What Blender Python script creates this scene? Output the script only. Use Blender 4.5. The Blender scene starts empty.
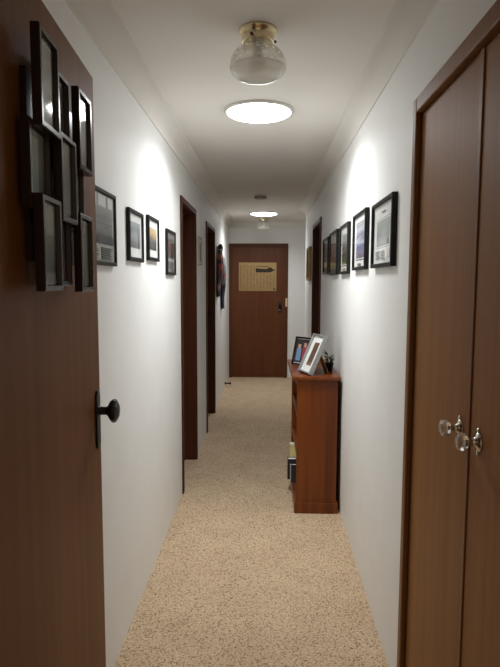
import bpy, bmesh, math, random
from mathutils import Vector, Matrix
random.seed(7)
S = bpy.context.scene
COL = S.collection
PI = math.pi
R = math.radians

# ------------------------------------------------------------------ materials
def new_mat(name):
    m = bpy.data.materials.new(name); m.use_nodes = True
    nt = m.node_tree
    for n in list(nt.nodes): nt.nodes.remove(n)
    out = nt.nodes.new('ShaderNodeOutputMaterial')
    return m, nt, out

def N(nt, kind, **kw):
    n = nt.nodes.new(kind)
    for k, v in kw.items():
        if k in n.inputs: n.inputs[k].default_value = v
        else: setattr(n, k, v)
    return n

def c4(c): return (c[0], c[1], c[2], 1.0)

def srgb(r, g, b):
    def f(v):
        v /= 255.0
        return v/12.92 if v <= .04045 else ((v+.055)/1.055)**2.4
    return (f(r), f(g), f(b))

def plain(name, col, rough=.5, metal=0.0, var=.06, scale=40.0, bump=0.0, spec=.5, coat=0.0):
    """base colour with a faint procedural mottling"""
    m, nt, out = new_mat(name)
    b = N(nt, 'ShaderNodeBsdfPrincipled', Roughness=rough, Metallic=metal)
    b.inputs['Specular IOR Level'].default_value = spec
    b.inputs['Coat Weight'].default_value = coat
    tc = N(nt, 'ShaderNodeTexCoord')
    no = N(nt, 'ShaderNodeTexNoise', Scale=scale, Detail=3.0)
    rp = N(nt, 'ShaderNodeValToRGB')
    rp.color_ramp.elements[0].position = .3; rp.color_ramp.elements[1].position = .7
    rp.color_ramp.elements[0].color = c4([x*(1-var) for x in col])
    rp.color_ramp.elements[1].color = c4([min(1, x*(1+var)) for x in col])
    L = nt.links.new
    L(tc.outputs['Object'], no.inputs['Vector']); L(no.outputs['Fac'], rp.inputs['Fac'])
    L(rp.outputs['Color'], b.inputs['Base Color']); L(b.outputs['BSDF'], out.inputs['Surface'])
    if bump:
        bp = N(nt, 'ShaderNodeBump', Strength=bump, Distance=.002)
        L(no.outputs['Fac'], bp.inputs['Height']); L(bp.outputs['Normal'], b.inputs['Normal'])
    return m

def wood(name, dark, mid, light, rough=.4, axis='Z', fine=60.0, coat=0.0, knots=False, spec=.5, stretch=.035):
    m, nt, out = new_mat(name)
    b = N(nt, 'ShaderNodeBsdfPrincipled', Roughness=rough)
    b.inputs['Coat Weight'].default_value = coat
    b.inputs['Coat Roughness'].default_value = .2
    b.inputs['Specular IOR Level'].default_value = spec
    tc = N(nt, 'ShaderNodeTexCoord')
    mp = N(nt, 'ShaderNodeMapping')
    sc = [1, 1, 1]; sc['XYZ'.index(axis)] = stretch
    mp.inputs['Scale'].default_value = sc
    n1 = N(nt, 'ShaderNodeTexNoise', Scale=fine, Detail=6.0, Roughness=.6)
    n2 = N(nt, 'ShaderNodeTexNoise', Scale=fine*.12, Detail=2.0, Distortion=.6)
    mx = N(nt, 'ShaderNodeMath', operation='MULTIPLY_ADD')
    mx.inputs[1].default_value = .55
    ad = N(nt, 'ShaderNodeMath', operation='MULTIPLY'); ad.inputs[1].default_value = .45
    rp = N(nt, 'ShaderNodeValToRGB')
    e = rp.color_ramp.elements
    e[0].position = .3; e[0].color = c4(dark); e[1].position = .72; e[1].color = c4(light)
    k = e.new(.5); k.color = c4(mid)
    L = nt.links.new
    L(tc.outputs['Object'], mp.inputs['Vector'])
    L(mp.outputs['Vector'], n1.inputs['Vector']); L(mp.outputs['Vector'], n2.inputs['Vector'])
    L(n2.outputs['Fac'], ad.inputs[0])
    L(n1.outputs['Fac'], mx.inputs[0]); L(ad.outputs[0], mx.inputs[2])
    L(mx.outputs[0], rp.inputs['Fac'])
    src = rp.outputs['Color']
    if knots:
        vo = N(nt, 'ShaderNodeTexVoronoi', Scale=3.3)
        mp2 = N(nt, 'ShaderNodeMapping'); mp2.inputs['Scale'].default_value = (1.6, 1, .8)
        L(tc.outputs['Object'], mp2.inputs['Vector']); L(mp2.outputs['Vector'], vo.inputs['Vector'])
        kr = N(nt, 'ShaderNodeValToRGB')
        kr.color_ramp.elements[0].position = .03; kr.color_ramp.elements[0].color = (1, 1, 1, 1)
        kr.color_ramp.elements[1].position = .10; kr.color_ramp.elements[1].color = (0, 0, 0, 1)
        mc = N(nt, 'ShaderNodeMixRGB'); mc.inputs[2].default_value = c4([x*.45 for x in dark])
        L(vo.outputs['Distance'], kr.inputs['Fac']); L(kr.outputs['Color'], mc.inputs[0]); L(src, mc.inputs[1])
        src = mc.outputs[0]
    L(src, b.inputs['Base Color'])
    bp = N(nt, 'ShaderNodeBump', Strength=.06, Distance=.001)
    L(n1.outputs['Fac'], bp.inputs['Height']); L(bp.outputs['Normal'], b.inputs['Normal'])
    L(b.outputs['BSDF'], out.inputs['Surface'])
    return m

def carpet_mat():
    m, nt, out = new_mat('carpet')
    b = N(nt, 'ShaderNodeBsdfPrincipled', Roughness=.95)
    b.inputs['Specular IOR Level'].default_value = .1
    b.inputs['Sheen Weight'].default_value = .1
    tc = N(nt, 'ShaderNodeTexCoord')
    n1 = N(nt, 'ShaderNodeTexNoise', Scale=130.0, Detail=3.0, Roughness=.65)      # pile
    vo = N(nt, 'ShaderNodeTexVoronoi', Scale=210.0)                               # dyed tufts
    n3 = N(nt, 'ShaderNodeTexNoise', Scale=4.0, Detail=3.0)                       # trodden patches
    wp = N(nt, 'ShaderNodeMixRGB'); wp.inputs[0].default_value = .005
    n4 = N(nt, 'ShaderNodeTexNoise', Scale=160.0)
    r1 = N(nt, 'ShaderNodeValToRGB')
    e = r1.color_ramp.elements
    e[0].position = .34; e[0].color = c4(srgb(198, 172, 142)); e[1].position = .66; e[1].color = c4(srgb(246, 227, 200))
    sx = N(nt, 'ShaderNodeSeparateColor')
    r2 = N(nt, 'ShaderNodeValToRGB'); r2.color_ramp.interpolation = 'CONSTANT'
    e = r2.color_ramp.elements
    e[0].position = 0; e[0].color = c4(srgb(104, 78, 58)); e[1].position = .055; e[1].color = c4(srgb(180, 150, 122))
    k = e.new(.15); k.color = c4(srgb(238, 232, 224)); k = e.new(.86); k.color = c4(srgb(255, 250, 240))
    mu = N(nt, 'ShaderNodeMixRGB', blend_type='MULTIPLY'); mu.inputs[0].default_value = .9
    r3 = N(nt, 'ShaderNodeValToRGB')
    r3.color_ramp.elements[0].color = (.86, .84, .82, 1); r3.color_ramp.elements[1].color = (1, 1, 1, 1)
    r3.color_ramp.elements[0].position = .35; r3.color_ramp.elements[1].position = .65
    m2 = N(nt, 'ShaderNodeMixRGB', blend_type='MULTIPLY'); m2.inputs[0].default_value = .7
    L = nt.links.new
    for n in (n1, n3, n4): L(tc.outputs['Object'], n.inputs['Vector'])
    L(tc.outputs['Object'], wp.inputs[1]); L(n4.outputs['Color'], wp.inputs[2]); L(wp.outputs[0], vo.inputs['Vector'])
    L(n1.outputs['Fac'], r1.inputs['Fac']); L(n3.outputs['Fac'], r3.inputs['Fac'])
    L(vo.outputs['Color'], sx.inputs[0]); L(sx.outputs[0], r2.inputs['Fac'])
    L(r1.outputs['Color'], mu.inputs[1]); L(r2.outputs['Color'], mu.inputs[2])
    L(mu.outputs[0], m2.inputs[1]); L(r3.outputs['Color'], m2.inputs[2])
    L(m2.outputs[0], b.inputs['Base Color'])
    bp = N(nt, 'ShaderNodeBump', Strength=.7, Distance=.008)
    L(n1.outputs['Fac'], bp.inputs['Height']); L(bp.outputs['Normal'], b.inputs['Normal'])
    L(b.outputs['BSDF'], out.inputs['Surface'])
    return m

def front_fresnel(nt, ior):
    # thin sheet: reflect at the outer face only, the back of the sheet just lets the ray out
    f = N(nt, 'ShaderNodeFresnel', IOR=ior); g = N(nt, 'ShaderNodeNewGeometry')
    i = N(nt, 'ShaderNodeMath', operation='SUBTRACT'); i.inputs[0].default_value = 1.0
    m = N(nt, 'ShaderNodeMath', operation='MULTIPLY')
    nt.links.new(g.outputs['Backfacing'], i.inputs[1]); nt.links.new(f.outputs[0], m.inputs[0]); nt.links.new(i.outputs[0], m.inputs[1])
    return m

def pane_mat(name='picture_glass', tint=(1, 1, 1), rough=.03, ior=1.25):
    m, nt, out = new_mat(name)
    t = N(nt, 'ShaderNodeBsdfTransparent', Color=c4(tint))
    g = N(nt, 'ShaderNodeBsdfGlossy', Roughness=rough)
    fr = front_fresnel(nt, ior)
    mx = N(nt, 'ShaderNodeMixShader')
    L = nt.links.new
    L(fr.outputs[0], mx.inputs[0]); L(t.outputs[0], mx.inputs[1]); L(g.outputs[0], mx.inputs[2])
    L(mx.outputs[0], out.inputs['Surface'])
    return m

def globe_mat(name, body, etched):
    """thin lamp glass: part see-through, part milky, a clear gloss on top"""
    m, nt, out = new_mat(name)
    t = N(nt, 'ShaderNodeBsdfTransparent', Color=(.93, .92, .88, 1))
    d = N(nt, 'ShaderNodeBsdfDiffuse', Color=(.94, .93, .89, 1))
    tl = N(nt, 'ShaderNodeBsdfTranslucent', Color=(.92, .91, .87, 1))
    g = N(nt, 'ShaderNodeBsdfGlossy', Roughness=.22)
    dm = N(nt, 'ShaderNodeMixShader'); dm.inputs[0].default_value = .5
    mx = N(nt, 'ShaderNodeMixShader'); mx.inputs[0].default_value = body
    fr = front_fresnel(nt, 1.4)
    m2 = N(nt, 'ShaderNodeMixShader')
    L = nt.links.new
    L(d.outputs[0], dm.inputs[1]); L(tl.outputs[0], dm.inputs[2])
    L(t.outputs[0], mx.inputs[1]); L(dm.outputs[0], mx.inputs[2])
    if etched:
        tc = N(nt, 'ShaderNodeTexCoord')
        vo = N(nt, 'ShaderNodeTexVoronoi', Scale=46.0)
        rp = N(nt, 'ShaderNodeValToRGB')
        rp.color_ramp.elements[0].position = .22; rp.color_ramp.elements[0].color = (.85, .85, .85, 1)
        rp.color_ramp.elements[1].position = .34; rp.color_ramp.elements[1].color = (body, body, body, 1)
        sx = N(nt, 'ShaderNodeSeparateXYZ')
        ga = N(nt, 'ShaderNodeMapRange'); ga.inputs['From Min'].default_value = -.095; ga.inputs['From Max'].default_value = -.085
        mm = N(nt, 'ShaderNodeMath', operation='MAXIMUM')
        L(tc.outputs['Object'], vo.inputs['Vector']); L(vo.outputs['Distance'], rp.inputs['Fac'])
        L(rp.outputs['Color'], mm.inputs[0]); mm.inputs[1].default_value = body
        L(mm.outputs[0], mx.inputs[0])
    L(fr.outputs[0], m2.inputs[0]); L(mx.outputs[0], m2.inputs[1]); L(g.outputs[0], m2.inputs[2])
    L(m2.outputs[0], out.inputs['Surface'])
    return m

def crystal_mat():
    m, nt, out = new_mat('crystal')
    b = N(nt, 'ShaderNodeBsdfPrincipled', Roughness=.02, IOR=1.52)
    b.inputs['Base Color'].default_value = (.97, .96, .93, 1)
    b.inputs['Transmission Weight'].default_value = .85
    nt.links.new(b.outputs['BSDF'], out.inputs['Surface'])
    return m

def emit_mat(name, col, strength):
    m, nt, out = new_mat(name)
    e = N(nt, 'ShaderNodeEmission', Color=c4(col), Strength=strength)
    nt.links.new(e.outputs[0], out.inputs['Surface'])
    return m

def print_mat(name, stops, z0, z1, scale=30.0, amp=.25, sx=1.0, sharp=False, detail=4.0):
    """a printed picture: colour bands from bottom (z0) to top (z1) broken up by noise"""
    m, nt, out = new_mat(name)
    b = N(nt, 'ShaderNodeBsdfPrincipled', Roughness=.6)
    tc = N(nt, 'ShaderNodeTexCoord'); sp = N(nt, 'ShaderNodeSeparateXYZ')
    mp = N(nt, 'ShaderNodeMapping'); mp.inputs['Scale'].default_value = (sx, 1, 1)
    no = N(nt, 'ShaderNodeTexNoise', Scale=scale, Detail=detail, Roughness=.65)
    mr = N(nt, 'ShaderNodeMapRange')
    mr.inputs['From Min'].default_value = z0; mr.inputs['From Max'].default_value = z1
    s = N(nt, 'ShaderNodeMath', operation='SUBTRACT'); s.inputs[1].default_value = .5
    ma = N(nt, 'ShaderNodeMath', operation='MULTIPLY_ADD'); ma.inputs[1].default_value = amp*2
    rp = N(nt, 'ShaderNodeValToRGB')
    if sharp: rp.color_ramp.interpolation = 'CONSTANT'
    e = rp.color_ramp.elements
    while len(e) > 1: e.remove(e[-1])
    e[0].position = stops[0][0]; e[0].color = c4(srgb(*stops[0][1]))
    for p, c in stops[1:]:
        k = e.new(p); k.color = c4(srgb(*c))
    L = nt.links.new
    L(tc.outputs['Object'], sp.inputs[0]); L(tc.outputs['Object'], mp.inputs['Vector'])
    L(mp.outputs['Vector'], no.inputs['Vector']); L(sp.outputs['Z'], mr.inputs['Value'])
    L(no.outputs['Fac'], s.inputs[0]); L(s.outputs[0], ma.inputs[0]); L(mr.outputs[0], ma.inputs[2])
    L(ma.outputs[0], rp.inputs['Fac']); L(rp.outputs['Color'], b.inputs['Base Color'])
    L(b.outputs['BSDF'], out.inputs['Surface'])
    return m

M = {}
M['wall'] = plain('wall_paint', srgb(238, 238, 235), rough=.55, var=.015, scale=6.0, spec=.3)
M['ceiling'] = plain('ceiling_paint', srgb(236, 232, 226), rough=.8, var=.012, scale=4.0, spec=.2)
M['carpet'] = carpet_mat()
M['door'] = wood('stained_door_veneer', srgb(82, 43, 21), srgb(96, 53, 27), srgb(110, 64, 35), rough=.42, fine=38.0, spec=.3)
M['open_door'] = wood('open_door_veneer', srgb(108, 66, 30), srgb(122, 77, 38), srgb(136, 89, 47), rough=.5, fine=30.0, spec=.15)
M['robetrim'] = wood('wardrobe_trim_wood', srgb(118, 78, 44), srgb(132, 89, 52), srgb(146, 100, 60), rough=.45, fine=50.0, spec=.2)
M['trimwood'] = wood('stained_door_trim', srgb(72, 40, 22), srgb(88, 51, 29), srgb(102, 62, 37), rough=.48, fine=70.0, spec=.3)
M['jamb'] = wood('dark_jamb_wood', srgb(62, 30, 15), srgb(74, 37, 19), srgb(86, 45, 24), rough=.5, fine=60.0, spec=.2)
M['robe'] = wood('stained_wardrobe_veneer', srgb(128, 84, 42), srgb(142, 95, 49), srgb(156, 107, 58), rough=.5, fine=26.0, spec=.18)
M['pine'] = wood('stained_pine', srgb(56, 22, 5), srgb(104, 48, 11), srgb(144, 78, 24), rough=.32, fine=16.0, coat=.12, knots=True, spec=.35)
M['black'] = plain('black_lacquer', (.008, .0075, .0075), rough=.4, var=.2, spec=.25)
M['darkframe'] = wood('dark_frame_wood', srgb(32, 21, 17), srgb(42, 28, 23), srgb(52, 36, 30), rough=.22, fine=60.0, spec=.35)
M['iron'] = plain('black_metal', (.010, .009, .009), rough=.35, metal=.3, var=.2)
M['brass'] = plain('polished_brass', (.80, .68, .44), rough=.2, metal=1.0, var=.05)
M['chrome'] = plain('tarnished_nickel', (.62, .58, .50), rough=.18, metal=1.0, var=.05)
M['matboard'] = plain('white_matboard', srgb(228, 229, 226), rough=.8, var=.02)
M['palegrey'] = plain('pale_grey_frame', srgb(178, 174, 168), rough=.5)
M['greymat'] = plain('grey_matboard', srgb(120, 120, 114), rough=.8, var=.04)
M['pane'] = pane_mat()
M['gloss_pane'] = pane_mat('photo_glass', rough=.05, ior=1.5)
M['silver'] = plain('silver_frame_paint', srgb(150, 150, 148), rough=.35, metal=.35, var=.04)
M['tan'] = plain('tan_card', srgb(150, 116, 80), rough=.8)
M['cream'] = plain('cream_plastic', srgb(214, 190, 150), rough=.4)
M['whiteplastic'] = plain('white_plastic', srgb(205, 202, 194), rough=.45, var=.02)
M['slot'] = plain('dark_slot', srgb(70, 66, 62), rough=.7)
M['ink'] = plain('grey_ink', srgb(104, 104, 102), rough=.8)
M['darkink'] = plain('dark_ink', srgb(52, 48, 42), rough=.8)
M['crystal'] = crystal_mat()
M['glow'] = emit_mat('skylight_diffuser', (.97, .99, 1.0), 18.0)
M['glow_far'] = emit_mat('far_skylight_diffuser', (.97, .99, 1.0), 13.0)
M['globe_clear'] = globe_mat('etched_clear_glass', .30, True)
M['globe_frost'] = globe_mat('frosted_glass', .80, False)
M['bulb'] = plain('bulb_opal', srgb(225, 222, 212), rough=.3, var=.02)

# ------------------------------------------------------------------ mesh helpers
def box(bm, x0, x1, y0, y1, z0, z1, mi=0):
    vs = [bm.verts.new(p) for p in ((x0,y0,z0),(x1,y0,z0),(x1,y1,z0),(x0,y1,z0),(x0,y0,z1),(x1,y0,z1),(x1,y1,z1),(x0,y1,z1))]
    for f in ((0,3,2,1),(4,5,6,7),(0,1,5,4),(1,2,6,5),(2,3,7,6),(3,0,4,7)):
        fc = bm.faces.new([vs[i] for i in f]); fc.material_index = mi
    return vs

def lathe(bm, prof, seg=32, axis='Z', mi=0, smooth=True, mat=None):
    """prof: list of (radius, height)"""
    rings = []
    for r, h in prof:
        ring = []
        if r < 1e-6: ring = [bm.verts.new((0, 0, h))]
        else:
            for i in range(seg):
                a = 2*PI*i/seg
                ring.append(bm.verts.new((r*math.cos(a), r*math.sin(a), h)))
        rings.append(ring)
    fs = []
    for a, b in zip(rings, rings[1:]):
        for i in range(seg):
            j = (i+1) % seg
            if len(a) == 1 and len(b) == 1: continue
            if len(a) == 1: f = bm.faces.new((a[0], b[j], b[i]))
            elif len(b) == 1: f = bm.faces.new((a[i], a[j], b[0]))
            else: f = bm.faces.new((a[i], a[j], b[j], b[i]))
            f.material_index = mi; f.smooth = smooth; fs.append(f)
    vs = [v for r in rings for v in r]
    T = Matrix.Identity(4)
    if axis == 'Y-': T = Matrix.Rotation(R(90), 4, 'X')      # +Z -> -Y
    if axis == 'Z-': T = Matrix.Rotation(R(180), 4, 'X')
    if axis == 'X': T = Matrix.Rotation(R(90), 4, 'Y')
    if mat is not None: T = mat @ T
    bmesh.ops.transform(bm, matrix=T, verts=vs)
    return vs

def ring_frame(bm, w, h, b, d0, d1, lip=.004, mi=0):
    """mitred moulding around w x h, border b, from depth d0 (back) to d1 (front), facing -Y"""
    prof = [(0, -d0), (0, -(d1-.002)), (.002, -d1), (b-.003, -d1), (b, -(d1-lip)), (b, -d0)]
    corners = [(-1, -1), (1, -1), (1, 1), (-1, 1)]
    rings = []
    for sx, sz in corners:
        rings.append([bm.verts.new((sx*(w/2-i), y, sz*(h/2-i))) for i, y in prof])
    n = len(prof)
    for k in range(4):
        A, B = rings[k], rings[(k+1) % 4]
        for i in range(n):
            j = (i+1) % n
            f = bm.faces.new((A[i], B[i], B[j], A[j])); f.material_index = mi
    bmesh.ops.recalc_face_normals(bm, faces=bm.faces[:])

def obj(name, bm, mats, parent=None, loc=None, bevel=0.0, smooth=False, normals=True):
    if normals: bmesh.ops.recalc_face_normals(bm, faces=bm.faces[:])
    me = bpy.data.meshes.new(name); bm.to_mesh(me); bm.free()
    if not isinstance(mats, (list, tuple)): mats = [mats]
    for m in mats: me.materials.append(M[m] if isinstance(m, str) else m)
    if smooth:
        for p in me.polygons: p.use_smooth = True
    o = bpy.data.objects.new(name, me); COL.objects.link(o)
    if parent is not None: o.parent = parent
    if loc is not None: o.location = loc
    if bevel:
        md = o.modifiers.new('bevel', 'BEVEL'); md.width = bevel; md.segments = 2; md.limit_method = 'ANGLE'
    return o

def boxobj(name, dims, mats, parent=None, bevel=0.0):
    bm = bmesh.new(); box(bm, *dims); return obj(name, bm, mats, parent, bevel=bevel)

def tag(o, label=None, cat=None, group=None, kind=None):
    if label: o['label'] = label
    if cat: o['category'] = cat
    if group: o['group'] = group
    if kind: o['kind'] = kind
    return o

def thing(name, label, cat, loc=(0,0,0), rotz=0.0, group=None, kind=None):
    o = bpy.data.objects.new(name, None); COL.objects.link(o)
    o.location = loc; o.rotation_euler = (0, 0, rotz); o.empty_display_size = .1
    return tag(o, label, cat, group, kind)

def structure(name, bm, mats, label=None, cat=None, bevel=0.0, smooth=False):
    o = obj(name, bm, mats, bevel=bevel, smooth=smooth)
    return tag(o, label, cat, kind='structure')

# ------------------------------------------------------------------ dimensions (metres)
XL, XR = -.589, .489           # hallway walls
YN, YE = .66, 8.591            # near and end wall
YC = 7.065                     # outside corner where the right wall stops
H = 2.406                      # ceiling
CZ, CW = 2.312, .082           # cove cornice: lower edge and width
XO_L, XO_R = -3.0, 2.4         # outer shell

# left doorways, right doorway, wardrobe: (y0, y1) clear opening
DL1, DL2, DR = (3.830, 4.545), (5.425, 6.205), (5.065, 5.820)
ROBE = (.885, 1.826)
DH = 2.04
WT = .15                       # wall thickness

def wall_x(name, x0, x1, y0, y1, holes, label, cat='wall'):
    bm = bmesh.new(); y = y0
    for a, b, t in holes:
        box(bm, x0, x1, y, a, 0, H); box(bm, x0, x1, a, b, t, H); y = b
    box(bm, x0, x1, y, y1, 0, H)
    return structure(name, bm, 'wall', label, cat)

bm = bmesh.new(); box(bm, XO_L-.1, XO_R+.1, -1.2, YE+.12, -.06, 0)
structure('floor', bm, 'carpet', 'beige flecked wool carpet running down the hallway', 'carpet')
bm = bmesh.new(); box(bm, XO_L-.1, XO_R+.1, YN-.12, YE+.12, H, H+.06)
structure('ceiling', bm, 'ceiling', 'white painted plaster ceiling over the hallway', 'ceiling')
wall_x('wall_left', XL-WT, XL, YN, YE, [(DL1[0]-.02, DL1[1]+.02, DH+.02), (DL2[0]-.02, DL2[1]+.02, DH+.02)],
       'white hallway wall on the left with two doorways')
wall_x('wall_right', XR, XR+WT, YN, YC, [(ROBE[0]-.02, ROBE[1]+.02, DH+.02), (DR[0]-.02, DR[1]+.02, DH+.02)],
       'white hallway wall on the right with the built-in wardrobe')
# end wall with its door opening
EDX0, EDX1 = -.537, .286
bm = bmesh.new()
box(bm, XO_L, EDX0-.02, YE, YE+.12, 0, H); box(bm, EDX1+.02, XO_R, YE, YE+.12, 0, H); box(bm, EDX0-.02, EDX1+.02, YE, YE+.12, DH+.02, H)
structure('wall_end', bm, 'wall', 'white wall at the far end of the hallway around the door', 'wall')
# near wall with the doorway the camera looks through
NX0, NX1 = -.435, .400
bm = bmesh.new()
box(bm, XO_L, NX0-.02, YN-.12, YN, 0, H); box(bm, NX1+.02, XO_R, YN-.12, YN, 0, H); box(bm, NX0-.02, NX1+.02, YN-.12, YN, DH+.03, H)
structure('wall_near', bm, 'wall', 'white wall holding the doorway nearest the viewer', 'wall')
bm = bmesh.new(); box(bm, XO_L-.1, XO_L, YN-.12, YE+.12, 0, H)
structure('wall_outer_left', bm, 'wall', 'white wall of the rooms beyond the left doorways', 'wall')
bm = bmesh.new(); box(bm, XO_R, XO_R+.1, YN-.12, YE+.12, 0, H)
structure('wall_outer_right', bm, 'wall', 'white wall at the end of the side passage', 'wall')
bm = bmesh.new(); box(bm, XR+WT, XO_R, YC-WT, YC, 0, H)
structure('wall_passage', bm, 'wall', 'white wall of the side passage past the corner', 'wall')

# cove cornice: profile points (offset from wall, height)
def cove():
    pts = [(0, CZ), (.004, CZ)]
    n = 8
    for i in range(n+1):
        a = i/n*PI/2
        pts.append((CW-.004-(CW-.008)*math.cos(a)*1.0, CZ+.004+(H-CZ-.008)*math.sin(a)))
    # concave: centre of the arc is out in the room
    pts = [(0, CZ), (.005, CZ)]
    for i in range(n+1):
        a = i/n*PI/2
        pts.append((.005+(CW-.005)*(1-math.cos(a)), CZ+.006+(H-.005-CZ-.006)*math.sin(a)))
    pts += [(CW, H), (0, H)]
    return pts

def extrude_path(name, path, label):
    """path: list of ((x,y), (nx,ny)) where n points (mitred) into the room"""
    bm = bmesh.new(); prof = cove(); rows = []
    for (x, y), (nx, ny) in path:
        rows.append([bm.verts.new((x+nx*o, y+ny*o, z)) for o, z in prof])
    n = len(prof)
    for a, b in zip(rows, rows[1:]):
        for i in range(n):
            j = (i+1) % n
            f = bm.faces.new((a[i], b[i], b[j], a[j])); f.smooth = 2 <= i < n-3
    bm.faces.new(rows[0]); bm.faces.new(rows[-1][::-1])
    return structure(name, bm, 'ceiling', label, 'cornice')
extrude_path('trim_1', [((XL, YN), (1, 1)), ((XL, YE), (1, -1))], 'plaster cove cornice along the left wall')
extrude_path('trim_2', [((XR, YN), (-1, 1)), ((XR, YC), (-1, 1)), ((XO_R, YC), (-1, 1))], 'plaster cove cornice along the right wall')
extrude_path('trim_3', [((XL, YE), (1, -1)), ((XO_R, YE), (-1, -1))], 'plaster cove cornice along the end wall')

# ------------------------------------------------------------------ doors (setting)
AW, AT = .044, .012            # architrave width, thickness

def frame_in_x_wall(root, side, y0, y1, name='frame'):
    """jamb lining plus architrave round an opening in a wall along Y. side=-1 left wall, +1 right wall"""
    bm = bmesh.new()
    xf = XL if side < 0 else XR
    xa, xb = sorted((xf, xf+side*WT))
    box(bm, xa, xb, y0-.019, y0, 0, DH); box(bm, xa, xb, y1, y1+.019, 0, DH); box(bm, xa, xb, y0-.019, y1+.019, DH, DH+.019)
    xc, xd = sorted((xf-side*AT, xf-side*.0005))
    box(bm, xc, xd, y0-AW, y0-.004, 0, DH+AW); box(bm, xc, xd, y1+.004, y1+AW, 0, DH+AW); box(bm, xc, xd, y0-.004, y1+.004, DH+.004, DH+AW)
    # door stop bead half way through the lining
    xm = xf+side*.085; xs = sorted((xm, xm+side*.012))
    box(bm, xs[0], xs[1], y0, y0+.012, 0, DH-.012); box(bm, xs[0], xs[1], y1-.012, y1, 0, DH-.012); box(bm, xs[0], xs[1], y0, y1, DH-.012, DH)
    return obj(name, bm, 'jamb', root, bevel=.003)

d = thing('door_1', 'first doorway on the left wall with dark brown timber frame', 'doorway', kind='structure')
frame_in_x_wall(d, -1, *DL1)
boxobj('leaf', (XL-WT-.83, XL-WT-.012, DL1[1]-.02, DL1[1]+.015, .012, DH-.004), 'door', d, bevel=.002)
d = thing('door_2', 'second doorway on the left wall with dark strike plate in frame', 'doorway', kind='structure')
frame_in_x_wall(d, -1, *DL2)
boxobj('leaf', (XL-WT-.83, XL-WT-.012, DL2[0]-.015, DL2[0]+.02, .012, DH-.004), 'door', d, bevel=.002)
boxobj('strike_plate', (XL-.075, XL-.048, DL2[1]-.003, DL2[1]+.001, 1.10, 1.175), 'iron', d)
d = thing('door_3', 'doorway on the right wall beyond the bookcase', 'doorway', kind='structure')
frame_in_x_wall(d, 1, *DR)
boxobj('leaf', (XR+WT+.012, XR+WT+.80, DR[1]-.02, DR[1]+.015, .012, DH-.004), 'door', d, bevel=.002)

# end door, closed
d = thing('door_4', 'closed reddish brown door at the far end of the hallway', 'door', kind='structure')
bm = bmesh.new()
yf = YE-AT
box(bm, EDX0-AW, EDX0+.003, yf, YE-.0005, 0, DH+AW); box(bm, EDX1-.003, EDX1+AW, yf, YE-.0005, 0, DH+AW); box(bm, EDX0+.003, EDX1-.003, yf, YE-.0005, DH-.003, DH+AW)
box(bm, EDX0-.019, EDX0, YE, YE+.11, 0, DH); box(bm, EDX1, EDX1+.019, YE, YE+.11, 0, DH); box(bm, EDX0-.019, EDX1+.019, YE, YE+.11, DH, DH+.019)
obj('frame', bm, 'trimwood', d, bevel=.003)
boxobj('leaf', (EDX0+.003, EDX1-.003, YE+.003, YE+.038, .010, DH-.003), 'door', d, bevel=.0015)
def lock_plate(parent, x, z, y):
    bm = bmesh.new(); box(bm, x-.022, x+.022, y-.006, y, z-.085, z+.085)
    p = obj('lock_plate', bm, 'iron', parent, bevel=.004)
    bm = bmesh.new()
    lathe(bm, [(.009, 0), (.009, .030), (.020, .036), (.026, .047), (.022, .058), (0, .061)], 20, 'Y-', mat=Matrix.Translation((x, y-.006, z+.045)))
    obj('knob', bm, 'iron', p)
    bm = bmesh.new(); lathe(bm, [(.010, 0), (.010, .006), (0, .006)], 16, 'Y-', mat=Matrix.Translation((x, y-.006, z-.045)))
    obj('keyhole', bm, 'chrome', p)
lock_plate(d, .208, 1.105, YE+.003)
tag(d, 'closed reddish brown door at the far end of the hallway', 'door')

# near doorway lining
d = thing('door_5', 'frame of the nearest doorway with its timber door swung open', 'door', kind='structure')
bm = bmesh.new()
box(bm, NX0-.019, NX0, YN-.12, YN, 0, DH+.005); box(bm, NX1, NX1+.019, YN-.12, YN, 0, DH+.005); box(bm, NX0-.019, NX1+.019, YN-.12, YN, DH+.005, DH+.024)
box(bm, NX0-AW, NX0-.004, YN+.0005, YN+AT, 0, DH+AW); box(bm, NX1+.004, NX1+AW, YN+.0005, YN+AT, 0, DH+AW); box(bm, NX0-.004, NX1+.004, YN+.0005, YN+AT, DH+.006, DH+AW)
obj('frame', bm, 'trimwood', d, bevel=.003)

# open timber door on the left (hinged at the near doorway), local x runs from the hinge to the free edge
DO = Vector((-.402, .687, 0)); DA = R(94.2)
leaf_root = d
def door_child(o):
    o.location = DO; o.rotation_euler = (0, 0, DA); return o
bm = bmesh.new(); box(bm, 0, .82, 0, .035, .012, DH)
door_child(obj('leaf', bm, 'open_door', d, bevel=.0015))
bm = bmesh.new()   # tall narrow back plate with rounded ends
prof = [(.778+.019*math.sin(t)*1, 1.131+(.062 if math.cos(t) > 0 else -.062)+.019*math.cos(t)) for t in [i/24*2*PI for i in range(24)]]
lo = [bm.verts.new((x, -.0005, z)) for x, z in prof]; hi = [bm.verts.new((x, -.006, z)) for x, z in prof]
bm.faces.new(lo); bm.faces.new(hi[::-1])
for i in range(24): bm.faces.new((lo[i], lo[(i+1) % 24], hi[(i+1) % 24], hi[i]))
door_child(obj('back_plate', bm, 'iron', d, bevel=.0015))
bm = bmesh.new()
lathe(bm, [(.015, .004), (.012, .010), (.011, .026), (.014, .030), (.028, .038), (.033, .045), (.031, .053), (.016, .060), (0, .061)], 10, 'Y-', smooth=False, mat=Matrix.Translation((.778, 0, 1.155)))
kb = door_child(obj('knob', bm, 'iron', d, bevel=.0015))
bm = bmesh.new()
for z in (.25, 1.05, 1.82):
    pass
bm.free()

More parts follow.
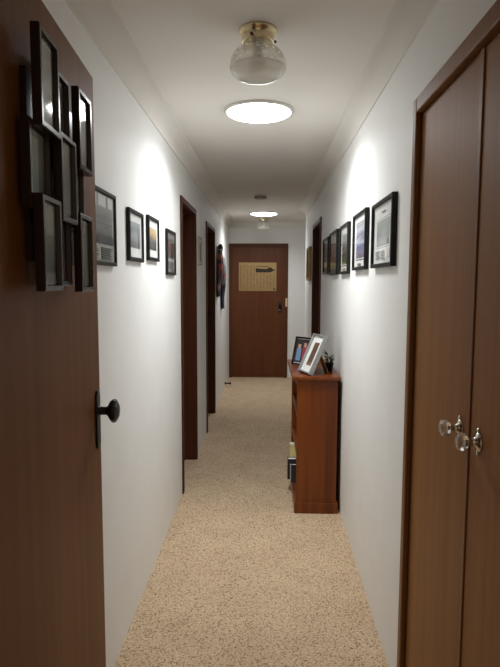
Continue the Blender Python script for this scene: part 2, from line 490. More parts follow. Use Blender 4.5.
# ------------------------------------------------------------------ built-in wardrobe
rb = thing('built_in_wardrobe', 'tall brown two-door built-in wardrobe in the right wall', 'wardrobe', (XR, (ROBE[0]+ROBE[1])/2, 0))
off = Vector((XR, (ROBE[0]+ROBE[1])/2, 0))
hw = (ROBE[1]-ROBE[0])/2
bm = bmesh.new()
box(bm, -.019, -.0005, hw-.002, hw+.038, 0, DH+.047); box(bm, -.019, -.0005, -hw-.038, -hw+.002, 0, DH+.047); box(bm, -.019, -.0005, -hw+.002, hw-.002, DH-.002, DH+.047)
box(bm, 0, .14, hw, hw+.019, 0, DH); box(bm, 0, .14, -hw-.019, -hw, 0, DH); box(bm, 0, .14, -hw-.019, hw+.019, DH, DH+.019)
obj('frame', bm, 'robetrim', rb, bevel=.005)
bm = bmesh.new()
box(bm, .14, .60, -hw-.019, hw+.019, 0, DH); obj('carcass', bm, 'robe', rb)
seam = 1.338-off.y
d1 = boxobj('door', (.001, .033, seam+.0075, hw-.004, .012, DH-.006), 'robe', rb, bevel=.002)
d2 = boxobj('door', (.001, .033, -hw+.003, seam-.001, .012, DH-.006), 'robe', rb, bevel=.002)
bm = bmesh.new(); box(bm, -.003, .0008, seam-.026, seam-.001, .012, DH-.006)
obj('cover_strip', bm, 'robetrim', d2, bevel=.003)
def crystal_knob(door, y, z):
    T = Matrix.Translation((.001, y-off.y, z)) @ Matrix.Rotation(R(-90), 4, 'Y')     # +Z -> -X
    bm = bmesh.new(); lathe(bm, [(.0, 0), (.024, 0), (.024, .003), (.012, .007), (.008, .014), (.0075, .020), (.011, .025), (.0, .026)], 24, mat=T)
    for s in (-1, 1):   # small ornamental lobes of the back plate
        vs = lathe(bm, [(0, 0), (.007, 0), (.006, .004), (0, .005)], 12, mat=T @ Matrix.Translation((s*.026, 0, 0)))
    k = obj('knob_mount', bm, 'chrome', door)
    bm = bmesh.new()
    lathe(bm, [(0, .022), (.010, .023), (.018, .029), (.0225, .037), (.0205, .045), (.012, .051), (0, .0525)], 10, smooth=False, mat=T)
    # stagger the middle ring so that the facets are triangular cuts
    obj('crystal', bm, 'crystal', k)
crystal_knob(d1, 1.382, 1.140)
crystal_knob(d2, 1.260, 1.140)

# ------------------------------------------------------------------ ceiling fittings
def skylight(y, x, r, glow, watts, label):
    t = thing('tubular_skylight', label, 'skylight', (x, y, H), group='round ceiling skylights')
    bm = bmesh.new(); lathe(bm, [(r-.012, 0), (r+.006, 0), (r+.006, -.004), (r-.001, -.012), (r-.010, -.013), (r-.012, 0)], 64)
    obj('trim_ring', bm, 'whiteplastic', t)
    bm = bmesh.new(); lathe(bm, [(r-.011, -.010)]+[((r-.011)*math.cos(a), -.010-.026*math.sin(a)) for a in [i/8*PI/2 for i in range(1, 8)]]+[(0, -.036)], 64)
    o = obj('diffuser', bm, glow, t)
    for a in (215, 290):
        bm = bmesh.new(); lathe(bm, [(0, -.003), (.005, -.003), (.005, 0), (0, 0)], 12, mat=Matrix.Translation(((r-.004)*math.cos(R(a)), (r-.004)*math.sin(R(a)), -.012)))
        obj('screw', bm, 'slot', t)
    li = bpy.data.lights.new('skylight_daylight', 'AREA'); li.shape = 'DISK'; li.size = (r-.012)*2
    li.energy = watts; li.spread = R(150); li.color = (.96, .985, 1.0)     # daylight coming down the shaft
    lo = bpy.data.objects.new('skylight_daylight', li); COL.objects.link(lo); lo.location = (x, y, H-.040)
    return t
skylight(3.03, -.046, .180, 'glow', 13.5, 'bright round skylight in the ceiling nearer the viewer')
skylight(7.44, -.042, .185, 'glow_far', 9.5, 'smaller looking bright round skylight far down the hallway')

def globe_light(x, y, label):
    t = thing('globe_ceiling_light', label, 'ceiling light', (x, y, H), group='globe lights on the ceiling')
    bm = bmesh.new(); lathe(bm, [(0, 0), (.070, 0), (.071, -.006), (.066, -.012), (.060, -.020), (.057, -.034), (.059, -.042), (.056, -.046), (.050, -.046), (.050, -.012), (0, -.010)], 48)
    b = obj('brass_base', bm, 'brass', t)
    for a in (250, 10, 130):
        bm = bmesh.new(); lathe(bm, [(0, 0), (.004, 0), (.005, .003), (.005, .010), (0, .010)], 12, mat=Matrix.Rotation(R(a), 4, 'Z') @ Matrix.Translation((.057, 0, -.036)) @ Matrix.Rotation(R(90), 4, 'Y'))
        obj('thumb_screw', bm, 'iron', b)
    zc = -.126
    up = [(.050, -.040), (.050, -.047)] + [(.101*math.cos(a)**.62, zc+.072*math.sin(a)) for a in [R(q) for q in (74, 66, 58, 48, 38, 28, 18, 9, 0)]] + [(.1005, zc-.006)]
    bm = bmesh.new(); lathe(bm, up, 48); g = obj('clear_globe_top', bm, 'globe_clear', t)
    dn = [(.1005*math.cos(a), zc-.006-.047*math.sin(a)) for a in [R(q) for q in (0, 9, 18, 28, 38, 48, 58, 68, 79)]] + [(0, zc-.053)]
    bm = bmesh.new(); lathe(bm, dn, 48); obj('frosted_globe_bottom', bm, 'globe_frost', t)
    bm = bmesh.new(); lathe(bm, [(.1008, zc-.0035), (.1022, zc-.006), (.1008, zc-.0085)], 48); obj('seam_ring', bm, 'globe_frost', t)
    bm = bmesh.new(); lathe(bm, [(0, -.012), (.020, -.012), (.020, -.060), (.016, -.070), (0, -.070)], 20); h = obj('lamp_holder', bm, 'whiteplastic', t)
    bm = bmesh.new(); lathe(bm, [(.013, -.068), (.015, -.078), (.026, -.098), (.030, -.115), (.026, -.132), (.014, -.143), (0, -.146)], 24); obj('bulb', bm, 'bulb', h)
globe_light(-.036, 2.085, 'brass and glass globe ceiling light nearest the viewer')
globe_light(-.050, 8.02, 'small looking globe ceiling light close to the end door')

t = thing('smoke_alarm', 'white slotted smoke alarm on ceiling between the two skylights', 'smoke alarm', (-.070, 5.94, H))
bm = bmesh.new(); lathe(bm, [(0, 0), (.066, 0), (.066, -.008), (.062, -.012), (.060, -.034), (.050, -.042), (0, -.044)], 40); b = obj('casing', bm, 'whiteplastic', t)
bm = bmesh.new()
for i in range(20):
    a = 2*PI*i/20
    vs = box(bm, .0595, .0632, -.006, .006, -.032, -.018)
    bmesh.ops.transform(bm, matrix=Matrix.Rotation(a, 4, 'Z'), verts=vs)
obj('vents', bm, 'slot', t)
bm = bmesh.new(); lathe(bm, [(0, 0), (.010, 0), (.010, -.003), (0, -.003)], 16, mat=Matrix.Translation((.018, -.012, -.0425))); obj('test_button', bm, 'cream', t)

# ------------------------------------------------------------------ framed pictures
def picture(label, cat, loc, rotz, w, h, border, depth, mount, content, group, frame='black', mount_mat='matboard', name='picture_frame', texts=()):
    """content: list of (x0,z0,x1,z1,material) in picture coordinates centred on the frame"""
    t = thing(name, label, cat, loc, rotz, group)
    bm = bmesh.new(); ring_frame(bm, w, h, border, .001, depth); obj('frame', bm, frame, t)
    iw, ih = w/2-border+.001, h/2-border+.001
    bm = bmesh.new(); box(bm, -iw, iw, -depth*.45, -.002, -ih, ih); obj('mount_board', bm, mount_mat, t)
    mats, bm = [], bmesh.new()
    y = -depth*.45
    for k, (x0, z0, x1, z1, m) in enumerate(content):
        if m not in mats: mats.append(m)
        box(bm, x0, x1, y-.0008-.0004*k, y+.0002, z0, z1, mats.index(m))
    for (x0, z0, x1, z1, rows, m) in texts:
        if m not in mats: mats.append(m)
        st = (z1-z0)/rows
        for r in range(rows):
            box(bm, x0, x0+(x1-x0)*random.uniform(.75, 1), y-.0045, y+.0002, z0+r*st, z0+r*st+st*.42, mats.index(m))
    obj('print', bm, mats, t)
    bm = bmesh.new(); box(bm, -iw, iw, -depth*.45-.0062, -depth*.45-.0050, -ih, ih); obj('glass', bm, 'pane', t)
    return t

LROT, RROT = PI/2, -PI/2
GL, GR = 'black framed prints on the left wall', 'black framed prints on the right wall'
# left wall ------------------------------------------------------
def onleft(y, z): return (XL, y, z)
def onright(y, z): return (XR, y, z)
m1 = print_mat('print_harbour', [(0, (96, 98, 94)), (.25, (132, 134, 130)), (.5, (108, 112, 108)), (.8, (150, 152, 146))], -.03, .09, 40, .22, .4)
m1b = print_mat('print_strip', [(0, (60, 62, 62)), (1, (74, 76, 76))], -.05, -.02, 60, .3)
m1c = print_mat('paper_grey', [(0, (172, 174, 166)), (1, (186, 188, 180))], -.2, .2, 20, .3)
W1, H1 = .40, .265
picture('largest black framed print on left wall, partly hidden by open door', 'picture', onleft(1.925, 1.694), LROT, W1, H1, .015, .016, 0,
        [(-.184, -.116, .184, .116, m1c), (-.16, -.030, .160, .070, m1), (-.184, -.058, .184, -.026, m1b),
         (-.120, .074, -.030, .112, 'matboard'), (-.010, .074, .080, .112, 'matboard'), (.100, .074, .165, .112, 'matboard')], GL, mount_mat='greymat',
        texts=[(-.16, -.110, .0, -.066, 7, 'ink'), (.02, -.110, .165, -.066, 7, 'ink')])
m2 = print_mat('print_street', [(0, (92, 94, 94)), (.3, (128, 132, 134)), (.55, (150, 156, 160)), (.8, (118, 122, 124)), (1, (160, 166, 172))], -.05, .05, 55, .22, .6)
m2d = print_mat('print_street_dark', [(0, (70, 70, 68)), (1, (110, 112, 110))], -.05, -.02, 70, .4)
picture('black framed grey street photo, left one of the close pair on left wall', 'picture', onleft(2.464, 1.703), LROT, .272, .222, .018, .016, .03,
        [(-.086, -.052, .086, .060, m2), (-.086, -.052, .030, -.022, m2d), (.052, -.052, .064, .012, m2d)], GL)
m3 = print_mat('print_sepia', [(0, (60, 58, 56)), (.3, (84, 82, 80)), (.5, (120, 108, 90)), (.7, (196, 168, 124)), (1, (206, 184, 146))], -.06, .06, 45, .16, .7)
picture('black framed sepia building photo, right one of the close pair on left wall', 'picture', onleft(2.845, 1.718), LROT, .262, .220, .018, .016, .03,
        [(-.084, -.055, .084, .055, m3)] + [(-.072+.030*i, -.044+.026*j, -.058+.030*i, -.030+.026*j, m2) for i in range(5) for j in range(2)], GL)
m4 = print_mat('print_dim_red', [(0, (52, 46, 42)), (.4, (74, 52, 46)), (.6, (92, 58, 50)), (1, (84, 82, 76))], -.05, .10, 40, .25, .7)
m4c = print_mat('paper_dim', [(0, (150, 152, 148)), (1, (168, 170, 166))], -.1, .1, 30, .3)
picture('black framed dark reddish print beside the first left doorway', 'picture', onleft(3.370, 1.676), LROT, .298, .268, .018, .016, 0,
        [(-.104, -.030, .104, .082, m4), (-.104, -.098, .104, -.040, m4c)], GL, mount_mat='greymat',
        texts=[(-.094, -.092, .094, -.048, 6, 'ink')])
mg = print_mat('print_small_grey', [(0, (150, 146, 140)), (1, (186, 182, 176))], -.1, .1, 40, .4)
picture('small pale grey frame between the two left doorways', 'picture', onleft(4.83, 1.768), LROT, .20, .235, .018, .018, 0,
        [(-.07, -.09, .07, .09, mg)], None, frame='palegrey')
# right wall -----------------------------------------------------
r1 = print_mat('print_city', [(0, (108, 112, 110)), (.2, (140, 148, 144)), (.45, (116, 124, 122)), (.7, (148, 156, 152)), (1, (170, 176, 170))], -.06, .06, 42, .2, .5)
r1k = print_mat('print_pink_text', [(0, (196, 184, 176)), (1, (214, 204, 196))], -.1, -.05, 60, .4)
picture('black framed city print on right wall nearest the wardrobe', 'picture', onright(2.325, 1.704), RROT, .410, .276, .017, .022, 0,
        [(-.135, -.057, .140, .066, 'ink'), (-.132, -.055, .137, .064, 'matboard'), (-.120, -.050, .126, .058, r1), (.082, -.046, .118, -.026, 'darkink'), (.085, -.103, .128, -.062, r1k)], GR,
        texts=[(-.02, .088, .05, .094, 1, 'ink'), (-.13, -.104, -.05, -.066, 6, 'ink'), (-.035, -.104, .045, -.066, 6, 'ink')])
r2 = print_mat('print_lavender', [(0, (84, 88, 92)), (.15, (134, 126, 148)), (.35, (110, 116, 150)), (.5, (186, 190, 206)), (.65, (120, 112, 138)), (.85, (196, 200, 208)), (1, (146, 142, 148))], -.09, .09, 38, .3, .4)
picture('black framed lavender and white print, second along right wall', 'picture', onright(2.885, 1.713), RROT, .388, .293, .017, .022, 0,
        [(-.118, -.085, .118, .088, r2), (-.118, -.096, .118, -.091, 'ink'), (-.118, .094, .118, .097, 'ink')], GR,
        texts=[(-.06, -.122, .06, -.110, 2, 'ink')])
r3 = print_mat('print_green_garden', [(0, (78, 92, 58)), (.3, (64, 70, 52)), (.45, (104, 100, 92)), (.7, (128, 126, 122)), (1, (160, 162, 158))], -.09, .09, 40, .22, .6)
picture('black framed print with grassy foreground, third along right wall', 'picture', onright(3.447, 1.704), RROT, .358, .302, .017, .022, 0,
        [(-.114, -.092, .114, .092, r3), (-.114, -.104, .114, -.098, 'ink')], GR,
        texts=[(-.06, -.126, .06, -.114, 2, 'ink')])
r4 = print_mat('print_rosy_house', [(0, (86, 98, 64)), (.22, (82, 84, 66)), (.34, (122, 86, 80)), (.6, (136, 112, 106)), (1, (142, 138, 134))], -.12, .12, 36, .16, .6)
picture('black framed print of reddish building over lawn, fourth along right wall', 'picture', onright(3.997, 1.707), RROT, .430, .306, .017, .022, 0,
        [(-.165, -.115, .165, .115, r4)], GR, mount_mat='greymat')
r5 = print_mat('print_grey_green', [(0, (92, 100, 84)), (.4, (110, 116, 104)), (1, (140, 144, 136))], -.12, .12, 36, .25, .6)
picture('black framed grey green print nearest the right doorway', 'picture', onright(4.505, 1.709), RROT, .370, .284, .017, .022, 0,
        [(-.135, -.105, .135, .105, r5)], GR, mount_mat='greymat')
gold = print_mat('gold_panel', [(0, (150, 120, 62)), (.5, (176, 146, 84)), (1, (190, 164, 104))], -.17, .17, 30, .35, 2.0)
goldf = plain('gold_frame_paint', srgb(168, 136, 78), rough=.5, var=.15)
picture('narrow gold toned picture by the outside corner of right wall', 'picture', onright(6.28, 1.700), RROT, .42, .37, .022, .030, 0,
        [(-.17, -.145, .17, .145, gold)], None, frame=goldf)

# ------------------------------------------------------------------ nine photo frames on the open door
CA_ = DA-R(.7)   # hangs a touch out of parallel with the leaf
CO_ = DO + Vector((-.0008, .0125, 0)) + .001*Vector((math.sin(DA), -math.cos(DA), 0)) + .39*Vector((math.cos(DA)-math.cos(CA_), math.sin(DA)-math.sin(CA_), 0)) + .002*Vector((math.sin(DA), -math.cos(DA), 0))
cg = thing('collage_photo_frame', 'dark brown collage of nine photo frames hung on open door', 'picture frame', CO_, CA_)
ph = [print_mat('photo_%d' % i, s, -.06, .06, 30, .3) for i, s in enumerate([
    [(0, (134, 142, 134)), (1, (170, 176, 170))], [(0, (70, 72, 70)), (1, (120, 118, 110))], [(0, (140, 146, 138)), (1, (178, 182, 176))],
    [(0, (62, 70, 60)), (.5, (116, 130, 108)), (1, (150, 160, 146))], [(0, (92, 92, 86)), (1, (120, 118, 112))], [(0, (70, 66, 60)), (1, (110, 108, 102))],
    [(0, (80, 80, 68)), (.5, (120, 124, 104)), (1, (168, 172, 160))], [(0, (90, 84, 78)), (.4, (40, 34, 32)), (1, (60, 50, 46))], [(0, (134, 140, 128)), (1, (166, 172, 164))]])]
cx, cz = (.274, .381, .487), (1.840, 1.703, 1.571)
nudge = {(0, 0): (.296, 1.850), (0, 2): (.529, 1.826), (2, 2): (.519, 1.566), (1, 2): (.512, 1.690), (1, 1): (.398, 1.703), (0, 1): (.408, 1.836), (2, 1): (.400, 1.571), (2, 0): (.287, 1.571), (1, 0): (.282, 1.703)}
for r in range(3):
    for c in range(3):
        up = (r+c) % 2 == 0
        w, h = (.103, .166) if up else (.109, .150)
        b, f = (.0262, .042) if up else (.010, .026)
        px, pz = nudge.get((r, c), (cx[c], cz[r]))
        bm = bmesh.new(); ring_frame(bm, w, h, .0125, b, f, lip=.008)
        fr = obj('photo_frame', bm, 'darkframe', cg, loc=(px, 0, pz))
        iw, ih = w/2-.012, h/2-.012
        bm = bmesh.new(); box(bm, -iw, iw, -(f-.009), -b, -ih, ih); obj('photo', bm, ph[r*3+c], fr)
        bm = bmesh.new(); box(bm, -iw, iw, -(f-.006), -(f-.0075), -ih, ih); obj('glass', bm, 'gloss_pane', fr)
bm = bmesh.new(); box(bm, cx[0]-.01, cx[2]+.05, -.0098, -.0003, cz[2]-.03, cz[0]+.03); obj('backing', bm, 'darkframe', cg)

# ------------------------------------------------------------------ notice on the end door
t = thing('newspaper_page', 'yellowed newspaper page with dark picture fixed to the end door', 'paper', (-.139, YE+.003, 1.576))
paper = print_mat('yellowed_paper', [(0, (160, 130, 82)), (1, (182, 150, 98))], -.21, .21, 14, .5)
bm = bmesh.new(); box(bm, -.290, .290, -.003, -.0003, -.218, .218); obj('sheet', bm, paper, t)
pink = plain('newsprint_ink', srgb(134, 106, 66), rough=.9, var=.25, scale=120)
bm = bmesh.new()
for k in range(11):
    x0 = -.275+.0505*k
    for r in range(34):
        z = -.198+r*.0112
        if k >= 5 and z > .052: continue
        if random.random() < .08: continue
        box(bm, x0, x0+.042*random.uniform(.7, 1), -.0034, -.0028, z, z+.0055)
obj('text_columns', bm, pink, t)
bm = bmesh.new()
box(bm, -.02, .17, -.0034, -.0028, .150, .168)
obj('headline', bm, pink, t)
pic = plain('picture_ink', srgb(54, 46, 34), rough=.8, var=.35, scale=60)
bm = bmesh.new()
pts = [(-.030, .066), (.180, .066), (.196, .074), (.215, .070), (.226, .084), (.272, .098), (.272, .108), (.236, .114), (.215, .136), (.188, .146), (.165, .136), (.135, .118), (.060, .122), (-.030, .134)]
lo = [bm.verts.new((x, -.0028, z)) for x, z in pts]; hi = [bm.verts.new((x, -.0036, z)) for x, z in pts]
bm.faces.new(lo); bm.faces.new(hi[::-1])
for i in range(len(pts)): bm.faces.new((lo[i], lo[(i+1) % len(pts)], hi[(i+1) % len(pts)], hi[i]))
obj('picture', bm, pic, t)
bm = bmesh.new(); box(bm, .245, .268, -.0034, -.0028, -.205, -.175); obj('corner_mark', bm, pic, t)

# light switch on the frame of the end door
t = thing('light_switch', 'cream light switch on the right side of end door frame', 'light switch', (.309, YE-AT, 1.182))
boxobj('cover_plate', (-.016, .016, -.010, -.0005, -.066, .066), 'cream', t, bevel=.003)
for z in (-.028, .028):
    boxobj('rocker', (-.007, .007, -.015, -.009, z-.013, z+.013), 'cream', t, bevel=.002)

# door stop by the end of the left wall
t = thing('door_stop', 'dark wooden door stop poking from left wall above carpet', 'door stop', (XL, 7.80, .052))
bm = bmesh.new(); lathe(bm, [(0, .0005), (.020, .0005), (.022, .006), (.014, .012), (.010, .022), (.009, .062), (.012, .068), (0, .068)], 20, 'X'); obj('peg', bm, 'black', t)
bm = bmesh.new(); lathe(bm, [(0, .066), (.015, .066), (.018, .074), (.016, .088), (0, .090)], 20, 'X'); obj('rubber_tip', bm, 'iron', t)

# ------------------------------------------------------------------ two hanging bundles past the second left doorway
def hanging(label, y, ztop, zbot, depth, width, cols, capcol, name, sway):
    t = thing(name, label, 'wall hanging', (XL, y, ztop))
    L = ztop-zbot
    bm = bmesh.new(); lathe(bm, [(0, .0005), (.012, .0005), (.012, .005), (.004, .007), (.004, depth*.55), (.007, depth*.58), (0, depth*.62)], 14, 'X', mat=Matrix.Translation((0, 0, -.035))); obj('hook', bm, 'brass', t)
    # gathered cloth: rings of a fluted, flattened tube hanging down the wall
    bm = bmesh.new(); rows = []; n = 28; seg = 22
    for i in range(n+1):
        s = i/n
        wv = width*(.45+.55*min(1, s*3.5))*(1-.25*max(0, s-.75)/.25*(1 if sway > 0 else .3))
        dv = depth*(.60+.40*math.sin(PI*min(1, s*1.15+.1)))
        row = []
        for k in range(seg):
            a = 2*PI*k/seg
            fl = 1+.10*math.sin(5*a+s*6)+.05*math.sin(9*a-s*11)
            yy = wv/2*math.cos(a)*fl+sway*.02*math.sin(s*5)
            xx = .003+dv/2*(1+math.sin(a)*fl*.92)*.98
            row.append(bm.verts.new((max(.002, xx), yy, -.045-(L-.045)*s+(.018*math.sin(3*a) if i == n else 0))))
        rows.append(row)
    for a, b in zip(rows, rows[1:]):
        for k in range(seg): bm.faces.new((a[k], a[(k+1) % seg], b[(k+1) % seg], b[k]))
    bm.faces.new(rows[0][::-1]); bm.faces.new(rows[-1])
    m = print_mat(name+'_cloth', cols, -L, 0, 45, .14, .6, sharp=True)
    obj('cloth', bm, m, t, smooth=True)
    if capcol:
        bm = bmesh.new()
        lathe(bm, [(0, .052), (.026, .048), (.042, .034), (.050, .014), (.050, -.012), (.044, -.024), (0, -.024)], 24, mat=Matrix.Translation((depth*.55+.002, 0, -.055)) @ Matrix.Diagonal((.6, 1.3, 1, 1)))
        obj('cap', bm, plain(name+'_cap', srgb(*capcol), rough=.8, var=.2), t)
        bm = bmesh.new()
        lathe(bm, [(.0505, -.012), (.0525, -.015), (.0525, -.024), (.0505, -.027)], 24, mat=Matrix.Translation((depth*.55+.002, 0, -.055)) @ Matrix.Diagonal((.6, 1.3, 1, 1)))
        obj('band', bm, 'whiteplastic', t)
    return t
hanging('red and black patterned hanging with dark cap past second left doorway', 6.56, 1.945, 1.33, .075, .26,
        [(0, (40, 30, 34)), (.12, (160, 112, 94)), (.22, (66, 40, 48)), (.38, (92, 48, 58)), (.50, (164, 80, 76)), (.60, (70, 40, 50)), (.70, (176, 92, 80)), (.80, (60, 36, 36)), (.9, (40, 28, 28))], (26, 20, 20), 'fabric_hanging', 1)
hanging('grey and navy cloth hanging on left wall nearest the end door', 7.15, 1.85, 1.16, .068, .24,
        [(0, (28, 34, 56)), (.14, (34, 46, 82)), (.36, (26, 32, 52)), (.44, (120, 116, 118)), (.56, (150, 84, 82)), (.64, (112, 116, 122)), (.80, (140, 142, 146)), (.92, (96, 98, 104))], None, 'cloth_hanging', -1)

# ------------------------------------------------------------------ bookcase
BX0, BX1, BY0, BY1, BT = .200, .459, 3.500, 4.245, .905
bc = thing('bookcase', 'low reddish stained pine bookcase standing against the right wall', 'bookcase', (0, 0, 0))
boxobj('top', (.166, .476, BY0-.024, BY1+.024, BT-.026, BT), 'pine', bc, bevel=.006)
boxobj('side_panel', (BX0, BX1, BY0, BY0+.020, .0805, BT-.0265), 'pine', bc, bevel=.002)
boxobj('side_panel', (BX0, BX1, BY1-.020, BY1, .0805, BT-.0265), 'pine', bc, bevel=.002)
boxobj('back_panel', (BX1-.008, BX1-.001, BY0+.0205, BY1-.0205, .085, BT-.027), 'pine', bc)
bm = bmesh.new()
box(bm, BX0-.012, BX1+.012, BY0-.012, BY1+.012, 0, .072); box(bm, BX0-.006, BX1+.006, BY0-.006, BY1+.006, .072, .080)
obj('plinth', bm, 'pine', bc, bevel=.004)
SH = (.095, .375, .640)
for z in SH:
    boxobj('shelf', (BX0+.004, BX1-.009, BY0+.0205, BY1-.0205, z-.016, z), 'pine', bc, bevel=.002)
bm = bmesh.new(); box(bm, BX0-.004, BX0+.012, BY0+.0205, BY1-.0205, BT-.066, BT-.0265); obj('apron', bm, 'pine', bc, bevel=.003)

# books in the bottom and middle shelves
spec = {  # colour, thickness, height, depth, label
 0: [((44, 40, 42), .030, .128, .262, 'black spined book nearest the front side panel on lowest bookcase shelf'),
     ((222, 218, 210), .022, .118, .268, 'white spined book between two dark books on lowest bookcase shelf'),
     ((34, 32, 36), .050, .150, .285, 'dark album jutting furthest out of the lowest bookcase shelf'),
     ((226, 210, 146), .060, .242, .270, 'tall cream yellow book standing behind the dark album on lowest shelf'),
     ((150, 146, 138), .024, .170, .240, 'grey book past the cream one on lowest bookcase shelf')],
}
def book(col, y, th, h, dp, label, z, x_front, lean=0.0, group=None):
    t = thing('book', label, 'book', (x_front, y, z), 0, group)
    m = plain('book_cover', srgb(*col), rough=.55, var=.08, scale=60)
    bm = bmesh.new()
    box(bm, 0, .004, 0, th, .0005, h); box(bm, 0, dp, 0, .003, .0005, h); box(bm, 0, dp, th-.003, th, .0005, h)
    obj('cover', bm, m, t, bevel=.001)
    boxobj('pages', (.005, dp-.004, .0035, th-.0035, .004, h-.004), 'matboard', t)
    return t
y = 3.79
for col, th, h, dp, lab in spec[0]:
    book(col, y, th, h, dp, lab, SH[0]+.0005, BX1-.016-dp, group='books on the lowest bookcase shelf')
    y += th+.003

# ------------------------------------------------------------------ photo frames and plant on the bookcase
def table_frame(label, loc, rotz, tilt, w, h, border, depth, frame_mat, mountw, photo_rects, strut_mat, name='standing_photo_frame'):
    """frame standing on its bottom edge, facing -Y before rotz, leaning back by tilt"""
    t = thing(name, label, 'photo frame', loc, rotz)
    Tl = Matrix.Rotation(-tilt, 4, 'X')     # top goes to +Y
    # the lower back edge of the moulding must not sink below the surface
    lift = depth*math.sin(tilt)*0 + .001
    def fin(name, bm, mats, par):
        bmesh.ops.transform(bm, matrix=Matrix.Translation((0, 0, lift)) @ Tl @ Matrix.Translation((0, 0, h/2)), verts=bm.verts[:])
        return obj(name, bm, mats, par)
    bm = bmesh.new(); ring_frame(bm, w, h, border, -depth*0, depth); f = fin('frame', bm, frame_mat, t)
    iw, ih = w/2-border+.001, h/2-border+.001
    bm = bmesh.new(); box(bm, -iw, iw, -depth*.45, -.001, -ih, ih); fin('mount_board', bm, 'matboard', t)
    mats, bm = [], bmesh.new()
    for k, (x0, z0, x1, z1, m) in enumerate(photo_rects):
        if m not in mats: mats.append(m)
        box(bm, x0, x1, -depth*.45-.0008-.0003*k, -depth*.45+.0003, z0, z1, mats.index(m))
    fin('photo', bm, mats, t)
    bm = bmesh.new(); box(bm, -iw, iw, -depth*.45-.008, -depth*.45-.006, -ih, ih); fin('glass', bm, 'pane', t)
    bm = bmesh.new(); box(bm, -w/2+.004, w/2-.004, .0003, .003, -h/2+.004, h/2-.004); fin('back_board', bm, strut_mat, t)
    # easel strut: from two thirds up the back down to the surface behind
    zt = h*.66; p0 = Tl @ Vector((0, .003, zt)); foot = Vector((0, p0.y+zt*.36, .002))
    bm = bmesh.new(); hwid = .022
    a = [bm.verts.new((s*hwid, p0.y+o, p0.z)) for s, o in ((-1, 0), (1, 0), (1, .004), (-1, .004))]
    b = [bm.verts.new((s*hwid*1.4, foot.y+o, foot.z)) for s, o in ((-1, 0), (1, 0), (1, .004), (-1, .004))]
    bm.faces.new(a); bm.faces.new(b[::-1])
    for i in range(4): bm.faces.new((a[i], a[(i+1) % 4], b[(i+1) % 4], b[i]))
    obj('easel_strut', bm, strut_mat, t)
    return t
ph_t = print_mat('photo_warm_child', [(0, (176, 170, 172)), (.3, (170, 130, 104)), (.5, (196, 150, 116)), (.75, (150, 110, 80)), (1, (96, 74, 56))], -.09, .09, 30, .25)
table_frame('silver photo frame with white mount leaning back on the bookcase', (.266, 3.590, BT), R(-69.9), R(24.6), .182, .268, .0115, .030, 'silver', 0,
            [(-.034, -.080, .034, .080, ph_t)], 'tan')
bg = print_mat('photo_backdrop', [(0, (70, 74, 84)), (.5, (58, 54, 54)), (1, (44, 40, 42))], -.1, .1, 30, .3)
blue = plain('photo_blue_dress', srgb(112, 142, 178), rough=.6); red = plain('photo_red_dress', srgb(156, 56, 70), rough=.6); skin = plain('photo_skin', srgb(196, 150, 126), rough=.6)
table_frame('dark wooden photo frame of two children behind the silver frame', (.245, 3.950, BT), R(-44), R(14.3), .150, .205, .013, .016, 'darkframe', 0,
            [(-.062, -.085, .062, .085, bg), (-.048, -.07, -.006, .018, blue), (.006, -.055, .044, .030, red), (-.040, .018, -.014, .048, skin), (.012, .030, .036, .060, skin)], 'darkframe')
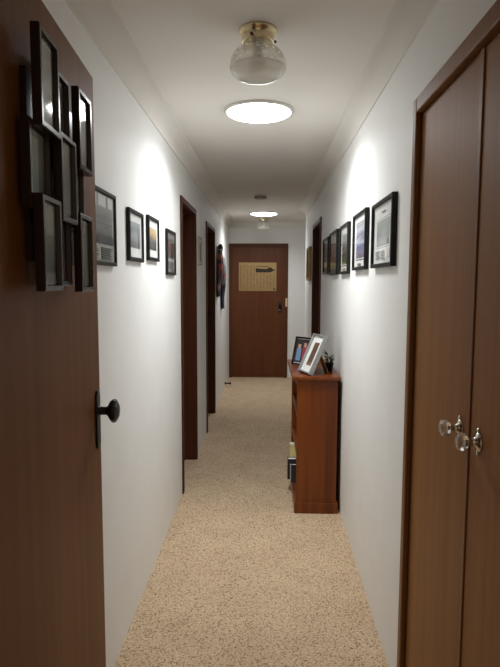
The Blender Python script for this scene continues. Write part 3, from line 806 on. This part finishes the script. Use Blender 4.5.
# small plant in a dark pot
t = thing('potted_plant', 'small dark green plant in black pot behind the silver frame', 'plant', (.425, 3.72, BT))
bm = bmesh.new(); lathe(bm, [(0, .0005), (.022, .0005), (.024, .004), (.031, .048), (.033, .050), (.033, .055), (.029, .055), (.027, .046), (0, .046)], 24); obj('pot', bm, 'black', t)
leafm = plain('dark_leaf', srgb(66, 80, 52), rough=.5, var=.25)
bm = bmesh.new()
for i in range(22):
    a = random.uniform(0, 2*PI); rr = random.uniform(.006, .030); zz = random.uniform(.05, .12); ln = random.uniform(.028, .045); wd = ln*.38
    up = random.uniform(.1, 1.0)
    d_ = Vector((math.cos(a), math.sin(a), up)).normalized(); s_ = Vector((-math.sin(a), math.cos(a), 0))
    o_ = Vector((math.cos(a)*rr*.3, math.sin(a)*rr*.3, zz-.01))
    n_ = d_.cross(s_)*.004
    q = [o_, o_+d_*ln*.5+s_*wd*.5+n_, o_+d_*ln, o_+d_*ln*.5-s_*wd*.5+n_, o_+d_*ln*.5-n_]
    v = [bm.verts.new(p) for p in q]
    for f in ((0, 1, 4), (1, 2, 4), (2, 3, 4), (3, 0, 4)): bm.faces.new([v[k] for k in f])
obj('foliage', bm, leafm, t)
bm = bmesh.new()
for i in range(6):
    a = i/6*2*PI
    lathe(bm, [(.0016, 0), (.0012, .07)], 6, mat=Matrix.Translation((.008*math.cos(a), .008*math.sin(a), .044)) @ Matrix.Rotation(.25, 4, Vector((-math.sin(a), math.cos(a), 0))))
obj('stems', bm, leafm, t)

# ------------------------------------------------------------------ camera
cam = bpy.data.cameras.new('camera'); co = bpy.data.objects.new('camera', cam); COL.objects.link(co)
f_px, pitch, yaw, roll = 553.26, .09418, .02953, .00317
cam.sensor_fit = 'VERTICAL'; cam.sensor_height = 24.0; cam.lens = f_px/667.0*24.0; cam.clip_start = .02
fwd = Vector((-math.sin(yaw)*math.cos(pitch), math.cos(yaw)*math.cos(pitch), -math.sin(pitch)))
rt = Vector((math.cos(yaw), math.sin(yaw), 0)); up = rt.cross(fwd)
c_, s_ = math.cos(roll), math.sin(roll)
r2_, u2_ = rt*c_+up*s_, up*c_-rt*s_
mw = Matrix((r2_, u2_, -fwd)).transposed().to_4x4(); mw.translation = Vector((0, 0, 1.5066))
co.matrix_world = mw
S.camera = co

# ------------------------------------------------------------------ world and colour management
w = bpy.data.worlds.new('world'); S.world = w; w.use_nodes = True
bgd = w.node_tree.nodes['Background']; bgd.inputs['Color'].default_value = (1.0, .80, .58, 1); bgd.inputs['Strength'].default_value = .3
S.view_settings.view_transform = 'Standard'; S.view_settings.look = 'None'
S.view_settings.exposure = 0.08; S.view_settings.gamma = 1.0
S.view_settings.use_curve_mapping = False
